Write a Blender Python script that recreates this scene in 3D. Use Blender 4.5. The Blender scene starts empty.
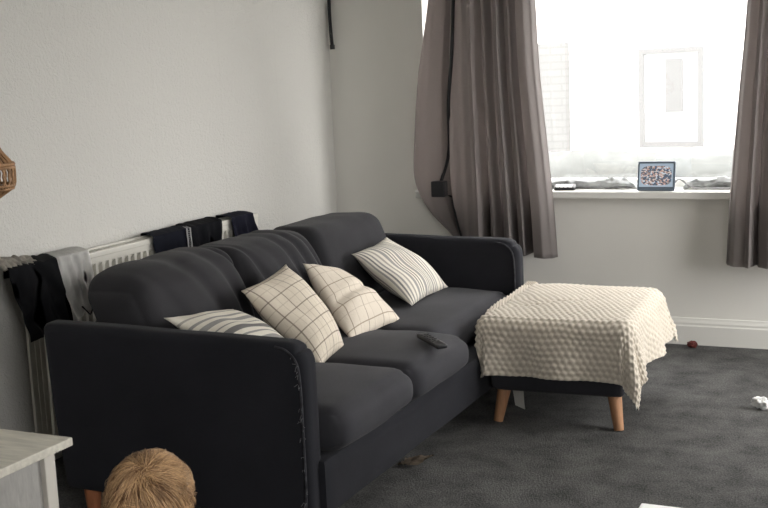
import bpy, bmesh, math, random
from mathutils import Vector, Matrix, noise
random.seed(7)
S = bpy.context.scene
COL = S.collection
PI = math.pi
V = Vector

# ------------------------------------------------------------------ materials
def nt(name):
    m = bpy.data.materials.new(name); m.use_nodes = True
    n = m.node_tree; b = n.nodes['Principled BSDF']
    return m, n, b
def node(n, t, **kw):
    x = n.nodes.new(t)
    for k, v in kw.items():
        if k in x.inputs: x.inputs[k].default_value = v
        else: setattr(x, k, v)
    return x
def mat(name, col, rough=0.6, spec=0.3, bump=0.0, scale=200.0, var=0.0, vscale=6.0, sheen=0.0, metal=0.0, stretch=None, detail=3.0, dist=0.002):
    m, n, b = nt(name)
    b.inputs['Base Color'].default_value = (*col, 1); b.inputs['Roughness'].default_value = rough
    b.inputs['Specular IOR Level'].default_value = spec; b.inputs['Metallic'].default_value = metal
    if sheen:
        b.inputs['Sheen Weight'].default_value = sheen; b.inputs['Sheen Roughness'].default_value = 0.5
    tc = node(n, 'ShaderNodeTexCoord'); src = tc.outputs['Object']
    if stretch:
        mp = node(n, 'ShaderNodeMapping'); mp.inputs['Scale'].default_value = stretch
        n.links.new(src, mp.inputs['Vector']); src = mp.outputs['Vector']
    if var:
        t = node(n, 'ShaderNodeTexNoise', Scale=vscale, Detail=4.0); n.links.new(src, t.inputs['Vector'])
        r = node(n, 'ShaderNodeMapRange'); r.inputs['From Min'].default_value = .3; r.inputs['From Max'].default_value = .7
        r.inputs['To Min'].default_value = 1 - var; r.inputs['To Max'].default_value = 1 + var
        n.links.new(t.outputs['Fac'], r.inputs['Value'])
        mx = node(n, 'ShaderNodeMix', data_type='RGBA', blend_type='MULTIPLY'); mx.inputs[0].default_value = 1
        mx.inputs[6].default_value = (*col, 1); n.links.new(r.outputs['Result'], mx.inputs[7])
        n.links.new(mx.outputs[2], b.inputs['Base Color'])
    if bump:
        t = node(n, 'ShaderNodeTexNoise', Scale=scale, Detail=detail); n.links.new(src, t.inputs['Vector'])
        bp = node(n, 'ShaderNodeBump', Strength=bump, Distance=dist); n.links.new(t.outputs['Fac'], bp.inputs['Height'])
        n.links.new(bp.outputs['Normal'], b.inputs['Normal'])
    return m

SOFA = mat('charcoal_fabric', (.020, .0205, .025), .85, .10, .35, 420, .12, 5, sheen=.04)  # darker than the seat cloth, so the arms' shade sits in the colour
SEAT = mat('charcoal_fabric_lit', (.040, .040, .046), .85, .12, .35, 420, .14, 5, sheen=.06)  # same charcoal cloth, made paler to paint in the light on the seats
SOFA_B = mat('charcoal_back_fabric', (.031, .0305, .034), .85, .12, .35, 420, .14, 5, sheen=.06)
THREAD = mat('pale_thread', (.16, .16, .17), .9)
PIPING = mat('worn_piping', (.045, .046, .052), .9, .1, .6, 300, .5, 40)
OAK = mat('oiled_oak', (.42, .22, .115), .45, .4, .15, 60, .18, 14, stretch=(6, 6, .8))
DARKWOOD = mat('brown_wood', (.34, .13, .06), .45, .4, .15, 60, .18, 14, stretch=(6, 6, .8))
WHITE_MET = mat('white_enamel', (.68, .66, .60), .35, .5)
WHITE_PAINT = mat('white_paint', (.72, .71, .67), .4, .4, .05, 30)
SILL_W = mat('white_sill', (.75, .74, .71), .3, .5)
TABLE_W = mat('whitewashed_top', (.66, .63, .55), .5, .3, .25, 40, .14, 9, stretch=(1, 7, 7))
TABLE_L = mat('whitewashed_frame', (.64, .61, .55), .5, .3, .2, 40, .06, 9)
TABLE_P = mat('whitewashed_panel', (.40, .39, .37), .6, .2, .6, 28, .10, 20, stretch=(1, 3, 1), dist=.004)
WHITE_TOP = mat('white_lacquer', (.85, .85, .84), .3, .5)
BLACKC = mat('black_cotton', (.014, .0145, .017), .8, .15, .3, 160)
BLACK_T = mat('black_jersey', (.010, .0105, .014), .8, .15, .3, 160)
NAVYC = mat('navy_cotton', (.014, .016, .027), .8, .15, .3, 160)
NAVY2 = mat('faded_navy_cotton', (.024, .025, .043), .8, .15, .3, 160, .3, 9)
STRIPE_W = mat('white_tape', (.5, .5, .5), .8)
WHITEC = mat('white_cotton', (.78, .77, .75), .85, .1, .3, 120, .15, 14)
LACE = mat('cream_lace', (.48, .45, .40), .9, .1, .8, 60, .3, 30)
DARKCORD = mat('dark_cord', (.02, .02, .022), .7)
BLANKET = mat('cream_fleece', (.62, .56, .475), .95, .05, .5, 260, .06, 40, sheen=.35)
LINING = mat('white_fleece', (.75, .74, .71), .95, .05, .4, 260)
BLK = mat('black_plastic', (.012, .012, .014), .4, .5)
BTN = mat('grey_rubber', (.06, .06, .06), .6)
GREYPL = mat('slate_plastic', (.12, .15, .19), .45, .4)
SKIN = mat('skin', (.62, .38, .28), .5, .4)
EYE = mat('dark_eye', (.03, .02, .02), .2, .5)
SHIRT = mat('blue_jersey', (.08, .12, .22), .8, .1, .3, 200)
JOGGERS = mat('grey_jersey', (.16, .16, .17), .85, .1, .3, 200)
RATTAN = mat('rattan_cane', (.30, .17, .085), .55, .3, .2, 80, .35, 60)
POLE = mat('brushed_nickel', (.5, .5, .5), .3, .5, metal=1)
TISSUE = mat('tissue_paper', (.8, .8, .79), .9)
REDB = mat('red_brown', (.10, .022, .018), .6, .3, .4, 60, .3, 60)
BEIGE = mat('tan_cardboard', (.27, .22, .17), .8, .1, .2, 60, .25, 30)
NET = mat('grey_voile', (.33, .34, .34), .8, .1, .2, 100, .25, 14)
KEYW = mat('white_key', (.8, .8, .8), .4)
LEAF = mat('pale_green_leaf', (.085, .088, .085), .8, .1, .6, 20, .10, 8)
CEIL = mat('ceiling_paint', (.78, .77, .74), .9, .1)
WALL_P = mat('plain_wall_paint', (.72, .705, .665), .8, .15, .12, 120, .02, 3)
GROUND = mat('pale_concrete', (.35, .35, .34), .9, .1, .2, 20, .08, 3)
ROOFM = mat('slate_roof', (.30, .30, .32), .8)

def wallpaper():
    m, n, b = nt('embossed_wallpaper')
    b.inputs['Roughness'].default_value = .7; b.inputs['Specular IOR Level'].default_value = .25
    tc = node(n, 'ShaderNodeTexCoord')
    sep = node(n, 'ShaderNodeSeparateXYZ'); n.links.new(tc.outputs['Object'], sep.inputs[0])
    # joins between the lengths of paper, every 0.53 m
    def M(op, a, bb=None):
        x = node(n, 'ShaderNodeMath', operation=op)
        for i, s in enumerate((a, bb)):
            if s is None: continue
            if isinstance(s, (int, float)): x.inputs[i].default_value = s
            else: n.links.new(s, x.inputs[i])
        return x.outputs[0]
    y = M('ADD', sep.outputs['Y'], 0.53 * 20 - 3.55)
    fr = M('MODULO', y, .53)
    d = M('ABSOLUTE', M('SUBTRACT', fr, .265))
    seam = M('GREATER_THAN', d, .2632)
    n1 = node(n, 'ShaderNodeTexNoise', Scale=38.0, Detail=5.0, Distortion=1.6); n.links.new(tc.outputs['Object'], n1.inputs['Vector'])
    n2 = node(n, 'ShaderNodeTexNoise', Scale=160.0, Detail=3.0); n.links.new(tc.outputs['Object'], n2.inputs['Vector'])
    h = M('ADD', n1.outputs['Fac'], M('MULTIPLY', n2.outputs['Fac'], .5))
    h = M('SUBTRACT', h, M('MULTIPLY', seam, .5))
    bp = node(n, 'ShaderNodeBump', Strength=.65, Distance=.007); n.links.new(h, bp.inputs['Height'])
    n.links.new(bp.outputs['Normal'], b.inputs['Normal'])
    mx = node(n, 'ShaderNodeMix', data_type='RGBA'); mx.inputs[6].default_value = (.57, .56, .53, 1); mx.inputs[7].default_value = (.50, .485, .455, 1)
    n.links.new(M('MULTIPLY', seam, .3), mx.inputs[0])
    n.links.new(mx.outputs[2], b.inputs['Base Color'])
    return m
WALLPAPER = wallpaper()

def carpet():
    m, n, b = nt('charcoal_carpet')
    b.inputs['Roughness'].default_value = .95; b.inputs['Specular IOR Level'].default_value = .05
    tc = node(n, 'ShaderNodeTexCoord')
    big = node(n, 'ShaderNodeTexNoise', Scale=7.0, Detail=5.0, Roughness=.65); n.links.new(tc.outputs['Object'], big.inputs['Vector'])
    fine = node(n, 'ShaderNodeTexNoise', Scale=130.0, Detail=3.0, Roughness=.7); n.links.new(tc.outputs['Object'], fine.inputs['Vector'])
    a = node(n, 'ShaderNodeMath', operation='MULTIPLY_ADD'); n.links.new(fine.outputs['Fac'], a.inputs[0]); a.inputs[1].default_value = 1.3
    n.links.new(big.outputs['Fac'], a.inputs[2])
    r = node(n, 'ShaderNodeValToRGB'); r.color_ramp.elements[0].position = .62; r.color_ramp.elements[0].color = (.046, .046, .046, 1)
    r.color_ramp.elements[1].position = 1.25; r.color_ramp.elements[1].color = (.18, .177, .173, 1)
    mr = node(n, 'ShaderNodeMapRange'); mr.inputs['From Max'].default_value = 2.0; n.links.new(a.outputs[0], mr.inputs['Value'])
    r.color_ramp.elements[0].position = .42; r.color_ramp.elements[1].position = .76
    n.links.new(mr.outputs['Result'], r.inputs['Fac']); n.links.new(r.outputs['Color'], b.inputs['Base Color'])
    bp = node(n, 'ShaderNodeBump', Strength=.9, Distance=.008); n.links.new(a.outputs[0], bp.inputs['Height'])
    n.links.new(bp.outputs['Normal'], b.inputs['Normal'])
    return m
CARPET = carpet()

def curtain_mat():
    m, n, b = nt('mauve_grey_curtain')
    col = (.26, .233, .225)
    b.inputs['Base Color'].default_value = (*col, 1); b.inputs['Roughness'].default_value = .7
    b.inputs['Specular IOR Level'].default_value = .2; b.inputs['Sheen Weight'].default_value = .15
    tr = node(n, 'ShaderNodeBsdfTranslucent'); tr.inputs['Color'].default_value = (.11, .09, .085, 1)
    mx = node(n, 'ShaderNodeMixShader'); mx.inputs[0].default_value = .10
    n.links.new(b.outputs[0], mx.inputs[1]); n.links.new(tr.outputs[0], mx.inputs[2])
    n.links.new(mx.outputs[0], n.nodes['Material Output'].inputs['Surface'])
    tc = node(n, 'ShaderNodeTexCoord')
    t = node(n, 'ShaderNodeTexNoise', Scale=300.0, Detail=2.0); n.links.new(tc.outputs['Object'], t.inputs['Vector'])
    bp = node(n, 'ShaderNodeBump', Strength=.2, Distance=.002); n.links.new(t.outputs['Fac'], bp.inputs['Height'])
    n.links.new(bp.outputs['Normal'], b.inputs['Normal'])
    return m
CURTAIN = curtain_mat()

def glass_mat():
    m, n, b = nt('window_glass')
    n.nodes.remove(b)
    t = node(n, 'ShaderNodeBsdfTransparent'); g = node(n, 'ShaderNodeBsdfGlossy'); g.inputs['Roughness'].default_value = .02
    mx = node(n, 'ShaderNodeMixShader'); mx.inputs[0].default_value = .06
    n.links.new(t.outputs[0], mx.inputs[1]); n.links.new(g.outputs[0], mx.inputs[2])
    n.links.new(mx.outputs[0], n.nodes['Material Output'].inputs['Surface'])
    return m
GLASS = glass_mat()

def pattern_mat(name, base, bands, grid=None):
    """woven cotton with stripes along U (bands: centre, half width, colour) or a window-pane check (grid)"""
    m, n, b = nt(name)
    b.inputs['Roughness'].default_value = .9; b.inputs['Specular IOR Level'].default_value = .1
    tc = node(n, 'ShaderNodeTexCoord'); sep = node(n, 'ShaderNodeSeparateXYZ'); n.links.new(tc.outputs['UV'], sep.inputs[0])
    def M(op, a, bb):
        x = node(n, 'ShaderNodeMath', operation=op)
        for i, s in enumerate((a, bb)):
            if isinstance(s, (int, float)): x.inputs[i].default_value = s
            else: n.links.new(s, x.inputs[i])
        return x.outputs[0]
    cur = None
    def mixin(fac, col):
        nonlocal cur
        mx = node(n, 'ShaderNodeMix', data_type='RGBA'); n.links.new(fac, mx.inputs[0])
        if cur is None: mx.inputs[6].default_value = (*base, 1)
        else: n.links.new(cur, mx.inputs[6])
        mx.inputs[7].default_value = (*col, 1); cur = mx.outputs[2]
    for (c, w, col) in bands:
        d = M('ABSOLUTE', M('SUBTRACT', sep.outputs['X'], c), 0)
        mixin(M('LESS_THAN', d, w), col)
    if grid:
        for ax in ('X', 'Y'):
            for (per, off, w, col, st) in grid:
                f = M('MODULO', M('ADD', sep.outputs[ax], 10 * per + off), per)
                d = M('ABSOLUTE', M('SUBTRACT', f, per / 2), 0)
                mixin(M('MULTIPLY', M('LESS_THAN', d, w), st), col)
    t = node(n, 'ShaderNodeTexNoise', Scale=7.0, Detail=4.0); n.links.new(tc.outputs['Object'], t.inputs['Vector'])
    t2 = node(n, 'ShaderNodeTexNoise', Scale=330.0, Detail=2.0); n.links.new(tc.outputs['Object'], t2.inputs['Vector'])
    n.links.new(cur, b.inputs['Base Color'])
    bp = node(n, 'ShaderNodeBump', Strength=.35, Distance=.0025); n.links.new(t2.outputs['Fac'], bp.inputs['Height'])
    bp2 = node(n, 'ShaderNodeBump', Strength=.35, Distance=.03); n.links.new(t.outputs['Fac'], bp2.inputs['Height'])
    n.links.new(bp.outputs['Normal'], bp2.inputs['Normal']); n.links.new(bp2.outputs['Normal'], b.inputs['Normal'])
    return m
G1 = (.20, .195, .19); G2 = (.30, .29, .28); G3 = (.36, .34, .31)
STRIPED = pattern_mat('grey_striped_cotton', (.70, .66, .58), [
    (.022, .006, G2), (.055, .009, G1), (.10, .012, G2), (.16, .014, G3), (.235, .022, G2), (.29, .010, G1), (.335, .010, G1), (.40, .025, G2), (.455, .008, G1),
    (.50, .018, G3), (.545, .008, G1), (.60, .022, G2), (.66, .010, G1), (.71, .014, G2), (.80, .010, G3), (.88, .016, G2)])
STRIPED_B = pattern_mat('broad_striped_cotton', (.70, .66, .58), [
    (.14, .012, G3), (.24, .016, G2), (.335, .030, G2), (.43, .008, G2), (.52, .034, G1), (.62, .012, G2), (.72, .03, G2), (.84, .014, G3)])
CHECK = pattern_mat('cream_check_cotton', (.69, .62, .52), [], [(.20, .05, .006, (.19, .15, .12), .75), (.20, -.05, .0045, (.36, .29, .22), .4)])
CHECK_L = pattern_mat('cream_light_check_cotton', (.69, .62, .53), [], [(.27, .05, .006, (.30, .24, .18), .8), (.27, -.06, .004, (.42, .35, .28), .5)])

def screen_mat():
    m, n, b = nt('lit_screen')
    tc = node(n, 'ShaderNodeTexCoord'); 
    sep = node(n, 'ShaderNodeSeparateXYZ'); n.links.new(tc.outputs['UV'], sep.inputs[0])
    v = node(n, 'ShaderNodeTexVoronoi', Scale=19.0); n.links.new(tc.outputs['UV'], v.inputs['Vector'])
    r = node(n, 'ShaderNodeValToRGB'); cr = r.color_ramp
    cr.interpolation = 'CONSTANT'
    cols = [(0, (.03, .05, .10)), (.2, (.45, .26, .20)), (.4, (.62, .50, .44)), (.55, (.05, .04, .05)), (.68, (.55, .60, .66)), (.85, (.16, .10, .08))]
    cr.elements[0].color = (*cols[0][1], 1); cr.elements[1].position = .2; cr.elements[1].color = (*cols[1][1], 1)
    for p, c in cols[2:]:
        e = cr.elements.new(p); e.color = (*c, 1)
    s2 = node(n, 'ShaderNodeSeparateColor'); n.links.new(v.outputs['Color'], s2.inputs[0]); n.links.new(s2.outputs[0], r.inputs['Fac'])
    # people crowd the middle, pale blue round the rim
    def M(op, a, bb):
        x = node(n, 'ShaderNodeMath', operation=op)
        for i, s in enumerate((a, bb)):
            if isinstance(s, (int, float)): x.inputs[i].default_value = s
            else: n.links.new(s, x.inputs[i])
        return x.outputs[0]
    dx = M('ABSOLUTE', M('SUBTRACT', sep.outputs['X'], .5), 0); dy = M('ABSOLUTE', M('SUBTRACT', sep.outputs['Y'], .48), 0)
    def P4(v): q = M('MULTIPLY', v, v); return M('MULTIPLY', q, q)
    inside = M('MULTIPLY', M('LESS_THAN', M('ADD', M('MULTIPLY', P4(dx), 24.0), M('MULTIPLY', P4(dy), 34.0)), 1.0), .82)
    mx = node(n, 'ShaderNodeMix', data_type='RGBA'); mx.inputs[6].default_value = (.33, .41, .50, 1)
    n.links.new(inside, mx.inputs[0]); n.links.new(r.outputs['Color'], mx.inputs[7])
    n.links.new(mx.outputs[2], b.inputs['Base Color']); n.links.new(mx.outputs[2], b.inputs['Emission Color'])
    b.inputs['Emission Strength'].default_value = .32; b.inputs['Roughness'].default_value = .25
    return m
SCREEN = screen_mat()

def hair_mat():
    m, n, b = nt('blond_hair')
    b.inputs['Roughness'].default_value = .45; b.inputs['Specular IOR Level'].default_value = .4
    at = node(n, 'ShaderNodeAttribute', attribute_name='tint')
    r = node(n, 'ShaderNodeValToRGB'); r.color_ramp.elements[0].color = (.15, .072, .03, 1); r.color_ramp.elements[1].color = (.72, .47, .25, 1)
    n.links.new(at.outputs['Fac'], r.inputs['Fac']); n.links.new(r.outputs['Color'], b.inputs['Base Color'])
    return m
HAIR = hair_mat()

def brick_mat():
    m, n, b = nt('pale_painted_brick')
    tc = node(n, 'ShaderNodeTexCoord'); mp = node(n, 'ShaderNodeMapping'); mp.inputs['Rotation'].default_value = (PI / 2, 0, 0)
    n.links.new(tc.outputs['Object'], mp.inputs['Vector'])
    t = node(n, 'ShaderNodeTexBrick', Scale=1.0); t.inputs['Brick Width'].default_value = .30; t.inputs['Row Height'].default_value = .095
    t.inputs['Mortar Size'].default_value = .012
    t.inputs['Color1'].default_value = (.86, .85, .83, 1); t.inputs['Color2'].default_value = (.80, .79, .77, 1); t.inputs['Mortar'].default_value = (.62, .61, .6, 1)
    n.links.new(mp.outputs['Vector'], t.inputs['Vector']); n.links.new(t.outputs['Color'], b.inputs['Base Color']); b.inputs['Roughness'].default_value = .9
    return m
BRICK = brick_mat()
BRICK_D = BRICK.copy(); BRICK_D.name = 'grey_brick'
for x in BRICK_D.node_tree.nodes:
    if x.type == 'TEX_BRICK':
        x.inputs['Color1'].default_value = (.128, .128, .126, 1); x.inputs['Color2'].default_value = (.118, .118, .116, 1); x.inputs['Mortar'].default_value = (.108, .108, .106, 1)
FARFRAME = mat('far_grey_frame', (.114, .114, .113), .7)

# ------------------------------------------------------------------ geometry helpers
def tag(o, label=None, cat=None, group=None, kind=None):
    for k, v in (('label', label), ('category', cat), ('group', group), ('kind', kind)):
        if v: o[k] = v
    return o
def empty(name, loc, label, cat, group=None):
    o = bpy.data.objects.new(name, None); COL.objects.link(o); o.location = loc; o.empty_display_size = .05
    return tag(o, label, cat, group)
def worigin(o):
    p = V((0, 0, 0))
    while o is not None:
        p += o.location; o = o.parent
    return p
def mesh_obj(name, bm, m, parent=None, origin=None, smooth=True, sharp=35):
    """bm is in world coordinates; the object gets its own origin"""
    me = bpy.data.meshes.new(name)
    bmesh.ops.recalc_face_normals(bm, faces=bm.faces)
    org = V(origin) if origin is not None else (worigin(parent) if parent is not None else None)
    if org is None:
        xs = [v.co for v in bm.verts]
        org = V((sum(c.x for c in xs) / len(xs), sum(c.y for c in xs) / len(xs), min(c.z for c in xs)))
    for v in bm.verts: v.co -= org
    for f in bm.faces: f.smooth = smooth
    if smooth and sharp:
        a = math.radians(sharp)
        for e in bm.edges:
            if len(e.link_faces) == 2 and e.calc_face_angle(0) > a: e.smooth = False
    bm.to_mesh(me); bm.free()
    o = bpy.data.objects.new(name, me); COL.objects.link(o)
    if m: me.materials.append(m)
    if parent is not None:
        o.parent = parent; o.location = org - worigin(parent)
    else: o.location = org
    return o
def box(bm, lo, hi, bev=0.0, seg=2):
    lo, hi = V(lo), V(hi)
    vs = [bm.verts.new((x, y, z)) for x in (lo.x, hi.x) for y in (lo.y, hi.y) for z in (lo.z, hi.z)]
    fs = [(0, 1, 3, 2), (4, 6, 7, 5), (0, 4, 5, 1), (2, 3, 7, 6), (0, 2, 6, 4), (1, 5, 7, 3)]
    F = [bm.faces.new([vs[i] for i in f]) for f in fs]
    if bev:
        es = set(e for f in F for e in f.edges)
        bmesh.ops.bevel(bm, geom=list(es), offset=bev, segments=seg, affect='EDGES', profile=.5)
    return bm
def BX(lo, hi, bev=0.0, seg=2):
    return box(bmesh.new(), lo, hi, bev, seg)
def grid(bm, nu, nv, fn, closed_u=False, uv=False):
    """fn(s, t) -> Vector, s, t in 0..1"""
    rows = []
    for j in range(nv + 1):
        rows.append([bm.verts.new(fn(i / nu, j / nv)) for i in range(nu + (0 if closed_u else 1))])
    lay = bm.loops.layers.uv.verify() if uv else None
    for j in range(nv):
        for i in range(nu):
            i2 = (i + 1) % len(rows[0])
            f = bm.faces.new((rows[j][i], rows[j][i2], rows[j + 1][i2], rows[j + 1][i]))
            if lay:
                for l, (a, b) in zip(f.loops, ((i, j), (i + 1, j), (i + 1, j + 1), (i, j + 1))): l[lay].uv = (a / nu, b / nv)
    return rows
def tube(bm, pts, r, n=8, caps=True):
    pts = [V(p) for p in pts]
    rs = r if isinstance(r, (list, tuple)) else [r] * len(pts)
    rings = []; up = None
    for i, p in enumerate(pts):
        t = (pts[min(i + 1, len(pts) - 1)] - pts[max(i - 1, 0)]).normalized()
        if up is None:
            up = V((0, 0, 1)) if abs(t.z) < .9 else V((1, 0, 0))
        a = t.cross(up).normalized(); up = a.cross(t).normalized()
        rings.append([bm.verts.new(p + (a * math.cos(2 * PI * k / n) + up * math.sin(2 * PI * k / n)) * rs[i]) for k in range(n)])
    for i in range(len(rings) - 1):
        for k in range(n):
            bm.faces.new((rings[i][k], rings[i][(k + 1) % n], rings[i + 1][(k + 1) % n], rings[i + 1][k]))
    if caps:
        bm.faces.new(rings[0][::-1]); bm.faces.new(rings[-1])
    return bm
def smoothline(pts, k=6):
    pts = [V(p) for p in pts]; out = []
    for i in range(len(pts) - 1):
        p0, p1, p2, p3 = pts[max(i - 1, 0)], pts[i], pts[i + 1], pts[min(i + 2, len(pts) - 1)]
        for j in range(k):
            t = j / k
            out.append(.5 * ((2 * p1) + (p2 - p0) * t + (2 * p0 - 5 * p1 + 4 * p2 - p3) * t * t + (3 * p1 - p0 - 3 * p2 + p3) * t ** 3))
    out.append(pts[-1]); return out
def rbox(lo, hi, r, n=(10, 10, 6), deform=None):
    """rounded box with an even quad net; deform(p, q) gets the point and its -1..1 place in the box"""
    lo, hi = V(lo), V(hi); c = (lo + hi) / 2; h = (hi - lo) / 2
    bm = bmesh.new(); cache = {}
    def coord(i, k):
        # denser near the edges
        t = 2 * i / n[k] - 1
        return math.sin(t * PI / 2) * .6 + t * .4
    def vert(i, j, k):
        key = (i, j, k)
        if key not in cache:
            q = V((coord(i, 0), coord(j, 1), coord(k, 2)))
            p = V((q.x * h.x, q.y * h.y, q.z * h.z))
            inner = V([max(-(h[a] - r), min(h[a] - r, p[a])) for a in range(3)])
            d = p - inner
            # keep the net on the rounded surface
            if d.length > 1e-9:
                m = max(abs(d[a]) for a in range(3)); d = d.normalized() * m
            p = inner + d + c
            if deform: p = deform(p, q)
            cache[key] = bm.verts.new(p)
        return cache[key]
    for a, b, s in ((0, 1, 2), (1, 2, 0), (2, 0, 1)):
        for side in (0, n[s]):
            for i in range(n[a]):
                for j in range(n[b]):
                    q = []
                    for (di, dj) in ((0, 0), (1, 0), (1, 1), (0, 1)):
                        idx = [0, 0, 0]; idx[a] = i + di; idx[b] = j + dj; idx[s] = side
                        q.append(vert(*idx))
                    bm.faces.new(q)
    return bm
def sst(a, b, x):
    t = max(0, min(1, (x - a) / (b - a))); return t * t * (3 - 2 * t)
def interp(pts, x):
    if x <= pts[0][0]: return pts[0][1]
    for (a, fa), (b, fb) in zip(pts, pts[1:]):
        if x <= b:
            t = (x - a) / (b - a); t = t * t * (3 - 2 * t); return fa + (fb - fa) * t
    return pts[-1][1]
def lerp_pts(pts, x):
    if x <= pts[0][0]: return pts[0][1]
    for (a, fa), (b, fb) in zip(pts, pts[1:]):
        if x <= b: return fa + (fb - fa) * (x - a) / (b - a)
    return pts[-1][1]
def smooth_pts(pts, x):
    if x <= pts[0][0]: return pts[0][1]
    for i in range(len(pts) - 1):
        if x <= pts[i + 1][0]:
            x0, y0 = pts[i]; x1, y1 = pts[i + 1]
            def sl(j):
                a, b = pts[max(j - 1, 0)], pts[min(j + 1, len(pts) - 1)]
                return (b[1] - a[1]) / (b[0] - a[0])
            h = x1 - x0; t = (x - x0) / h
            return (2*t**3-3*t*t+1)*y0 + (t**3-2*t*t+t)*h*sl(i) + (-2*t**3+3*t*t)*y1 + (t**3-t*t)*h*sl(i + 1)
    return pts[-1][1]
def fn(p, s, seed=0.0):
    return noise.noise(V((p[0] * s + seed, p[1] * s - seed, p[2] * s + 2 * seed)))

# ------------------------------------------------------------------ room
XL, XR, YB, YF, ZC = -3.0, 1.1, 5.74, -4.5, 2.5
WX0, WX1, WZ0, WZ1 = -2.43, -0.45, .76, 2.2      # the window opening
WT = .26
def struct(name, bm, m, **kw):
    return tag(mesh_obj(name, bm, m, **kw), kind='structure')
struct('floor', BX((XL - .2, YF - .2, -.08), (XR + .2, YB + .3, 0)), CARPET, origin=(0, 0, 0), smooth=False)
struct('ceiling', BX((XL - .2, YF - .2, ZC), (XR + .2, YB + .3, ZC + .1)), CEIL, smooth=False)
struct('wall_left', BX((XL - .2, YF - .2, 0), (XL, YB + WT, ZC)), WALLPAPER, origin=(0, 0, 0), smooth=False)
bm = bmesh.new()
box(bm, (XL, YB, 0), (WX0, YB + WT, ZC)); box(bm, (WX1, YB, 0), (XR, YB + WT, ZC))
box(bm, (WX0, YB, 0), (WX1, YB + WT, WZ0)); box(bm, (WX0, YB, WZ1), (WX1, YB + WT, ZC))
struct('wall_back', bm, WALL_P, smooth=False)
# right wall, out of the picture; its nearer window is added as fill light
RWIN = [(-.6, .9, .75), (3.9, 5.45, .4)]; RZ1 = 2.25
bm = bmesh.new(); edge = YF
for a_, b_, RZ0 in RWIN:
    box(bm, (XR, edge, 0), (XR + .2, a_, ZC)); box(bm, (XR, a_, 0), (XR + .2, b_, RZ0)); box(bm, (XR, a_, RZ1), (XR + .2, b_, ZC)); edge = b_
box(bm, (XR, edge, 0), (XR + .2, YB + WT, ZC))
struct('wall_right', bm, WALL_P, smooth=False)
struct('wall_front', BX((XL, YF - .2, 0), (XR, YF, ZC)), WALL_P, smooth=False)

def skirting(name, p0, p1, nrm):
    prof = [(0, 0), (.018, 0), (.018, .095), (.014, .102), (.014, .112), (.009, .124), (.006, .135), (0, .137)]
    bm = bmesh.new(); rings = []
    for p in (V(p0), V(p1)):
        rings.append([bm.verts.new(p + V(nrm) * a + V((0, 0, z))) for a, z in prof])
    k = len(prof)
    for i in range(k): bm.faces.new((rings[0][i], rings[0][(i + 1) % k], rings[1][(i + 1) % k], rings[1][i]))
    bm.faces.new(rings[0]); bm.faces.new(rings[1][::-1])
    return struct(name, bm, WHITE_PAINT, smooth=False)
skirting('baseboard_back', (XL, YB, 0), (XR, YB, 0), (0, -1, 0))
skirting('baseboard_left', (XL, YF, 0), (XL, YB - .02, 0), (1, 0, 0))

def window(name, a0, a1, z0, z1, at, axis):
    r = empty(name, ((a0 + a1) / 2 if axis == 'x' else at, at if axis == 'x' else (a0 + a1) / 2, z0), None, None); tag(r, kind='structure')
    def bx(bm, u0, u1, d0, d1, w0, w1, bev=.006):
        if axis == 'x': box(bm, (u0, at + d0, w0), (u1, at + d1, w1), bev)
        else: box(bm, (at + d0, u0, w0), (at + d1, u1, w1), bev)
    bm = bmesh.new(); f = .06
    bx(bm, a0, a1, 0, .06, z0, z0 + f); bx(bm, a0, a1, 0, .06, z1 - f, z1)
    bx(bm, a0, a0 + f, 0, .06, z0 + f, z1 - f); bx(bm, a1 - f, a1, 0, .06, z0 + f, z1 - f)
    mesh_obj('window_frame', bm, SILL_W, r, smooth=False)
    bm = bmesh.new(); bx(bm, a0 + f, a1 - f, .026, .034, z0 + f, z1 - f, 0)
    mesh_obj('window_pane', bm, GLASS, r, smooth=False)
    return r
w1 = window('window_1', WX0, WX1, WZ0, WZ1, YB + WT - .075, 'x')
mesh_obj('window_sill', BX((WX0 - .06, YB - .055, .742), (WX1 + .06, YB + WT - .08, .78), .006), SILL_W, w1, smooth=False)
for k, (a_, b_, RZ0) in enumerate(RWIN): window('window_%d' % (k + 2), a_, b_, RZ0, RZ1, XR + .1, 'y')  # the nearer of these is the added fill opening

# ------------------------------------------------------------------ outside, across the road
struct('ground_outside', BX((-40, -40, -.5), (40, 40, -.4)), GROUND, smooth=False)
hs = empty('house', (-4, 15, -.4), 'pale brick house with one small window across the road, seen through the glass', 'house')
bm = bmesh.new(); box(bm, (-14, 15, -.4), (6, 19, 5.6)); mesh_obj('wall', bm, BRICK, hs, smooth=False)
bm = bmesh.new()
vs = [bm.verts.new(c) for c in ((-14.3, 14.6, 5.55), (6.3, 14.6, 5.55), (6.3, 19.4, 5.55), (-14.3, 19.4, 5.55), (-14.3, 17, 7.6), (6.3, 17, 7.6))]
for f in ((0, 1, 5, 4), (2, 3, 4, 5), (0, 4, 3), (1, 2, 5), (0, 3, 2, 1)): bm.faces.new([vs[i] for i in f])
mesh_obj('roof', bm, ROOFM, hs, smooth=False)
HX0, HX1, HZ0, HZ1 = -3.32, -2.5, .35, 1.62
bm = bmesh.new()
for lo, hi in (((HX0, 14.95, HZ0), (HX1, 15, HZ0 + .07)), ((HX0, 14.95, HZ1 - .07), (HX1, 15, HZ1)), ((HX0, 14.95, HZ0 + .07), (HX0 + .07, 15, HZ1 - .07)), ((HX1 - .07, 14.95, HZ0 + .07), (HX1, 15, HZ1 - .07))):
    box(bm, lo, hi)
hw = mesh_obj('window', bm, FARFRAME, hs, smooth=False)
mesh_obj('window_pane', BX((HX0 + .07, 14.985, HZ0 + .07), (HX1 - .07, 14.998, HZ1 - .07)), mat('far_glass', (.45, .46, .46), .3, .3), hw, smooth=False)
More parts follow.
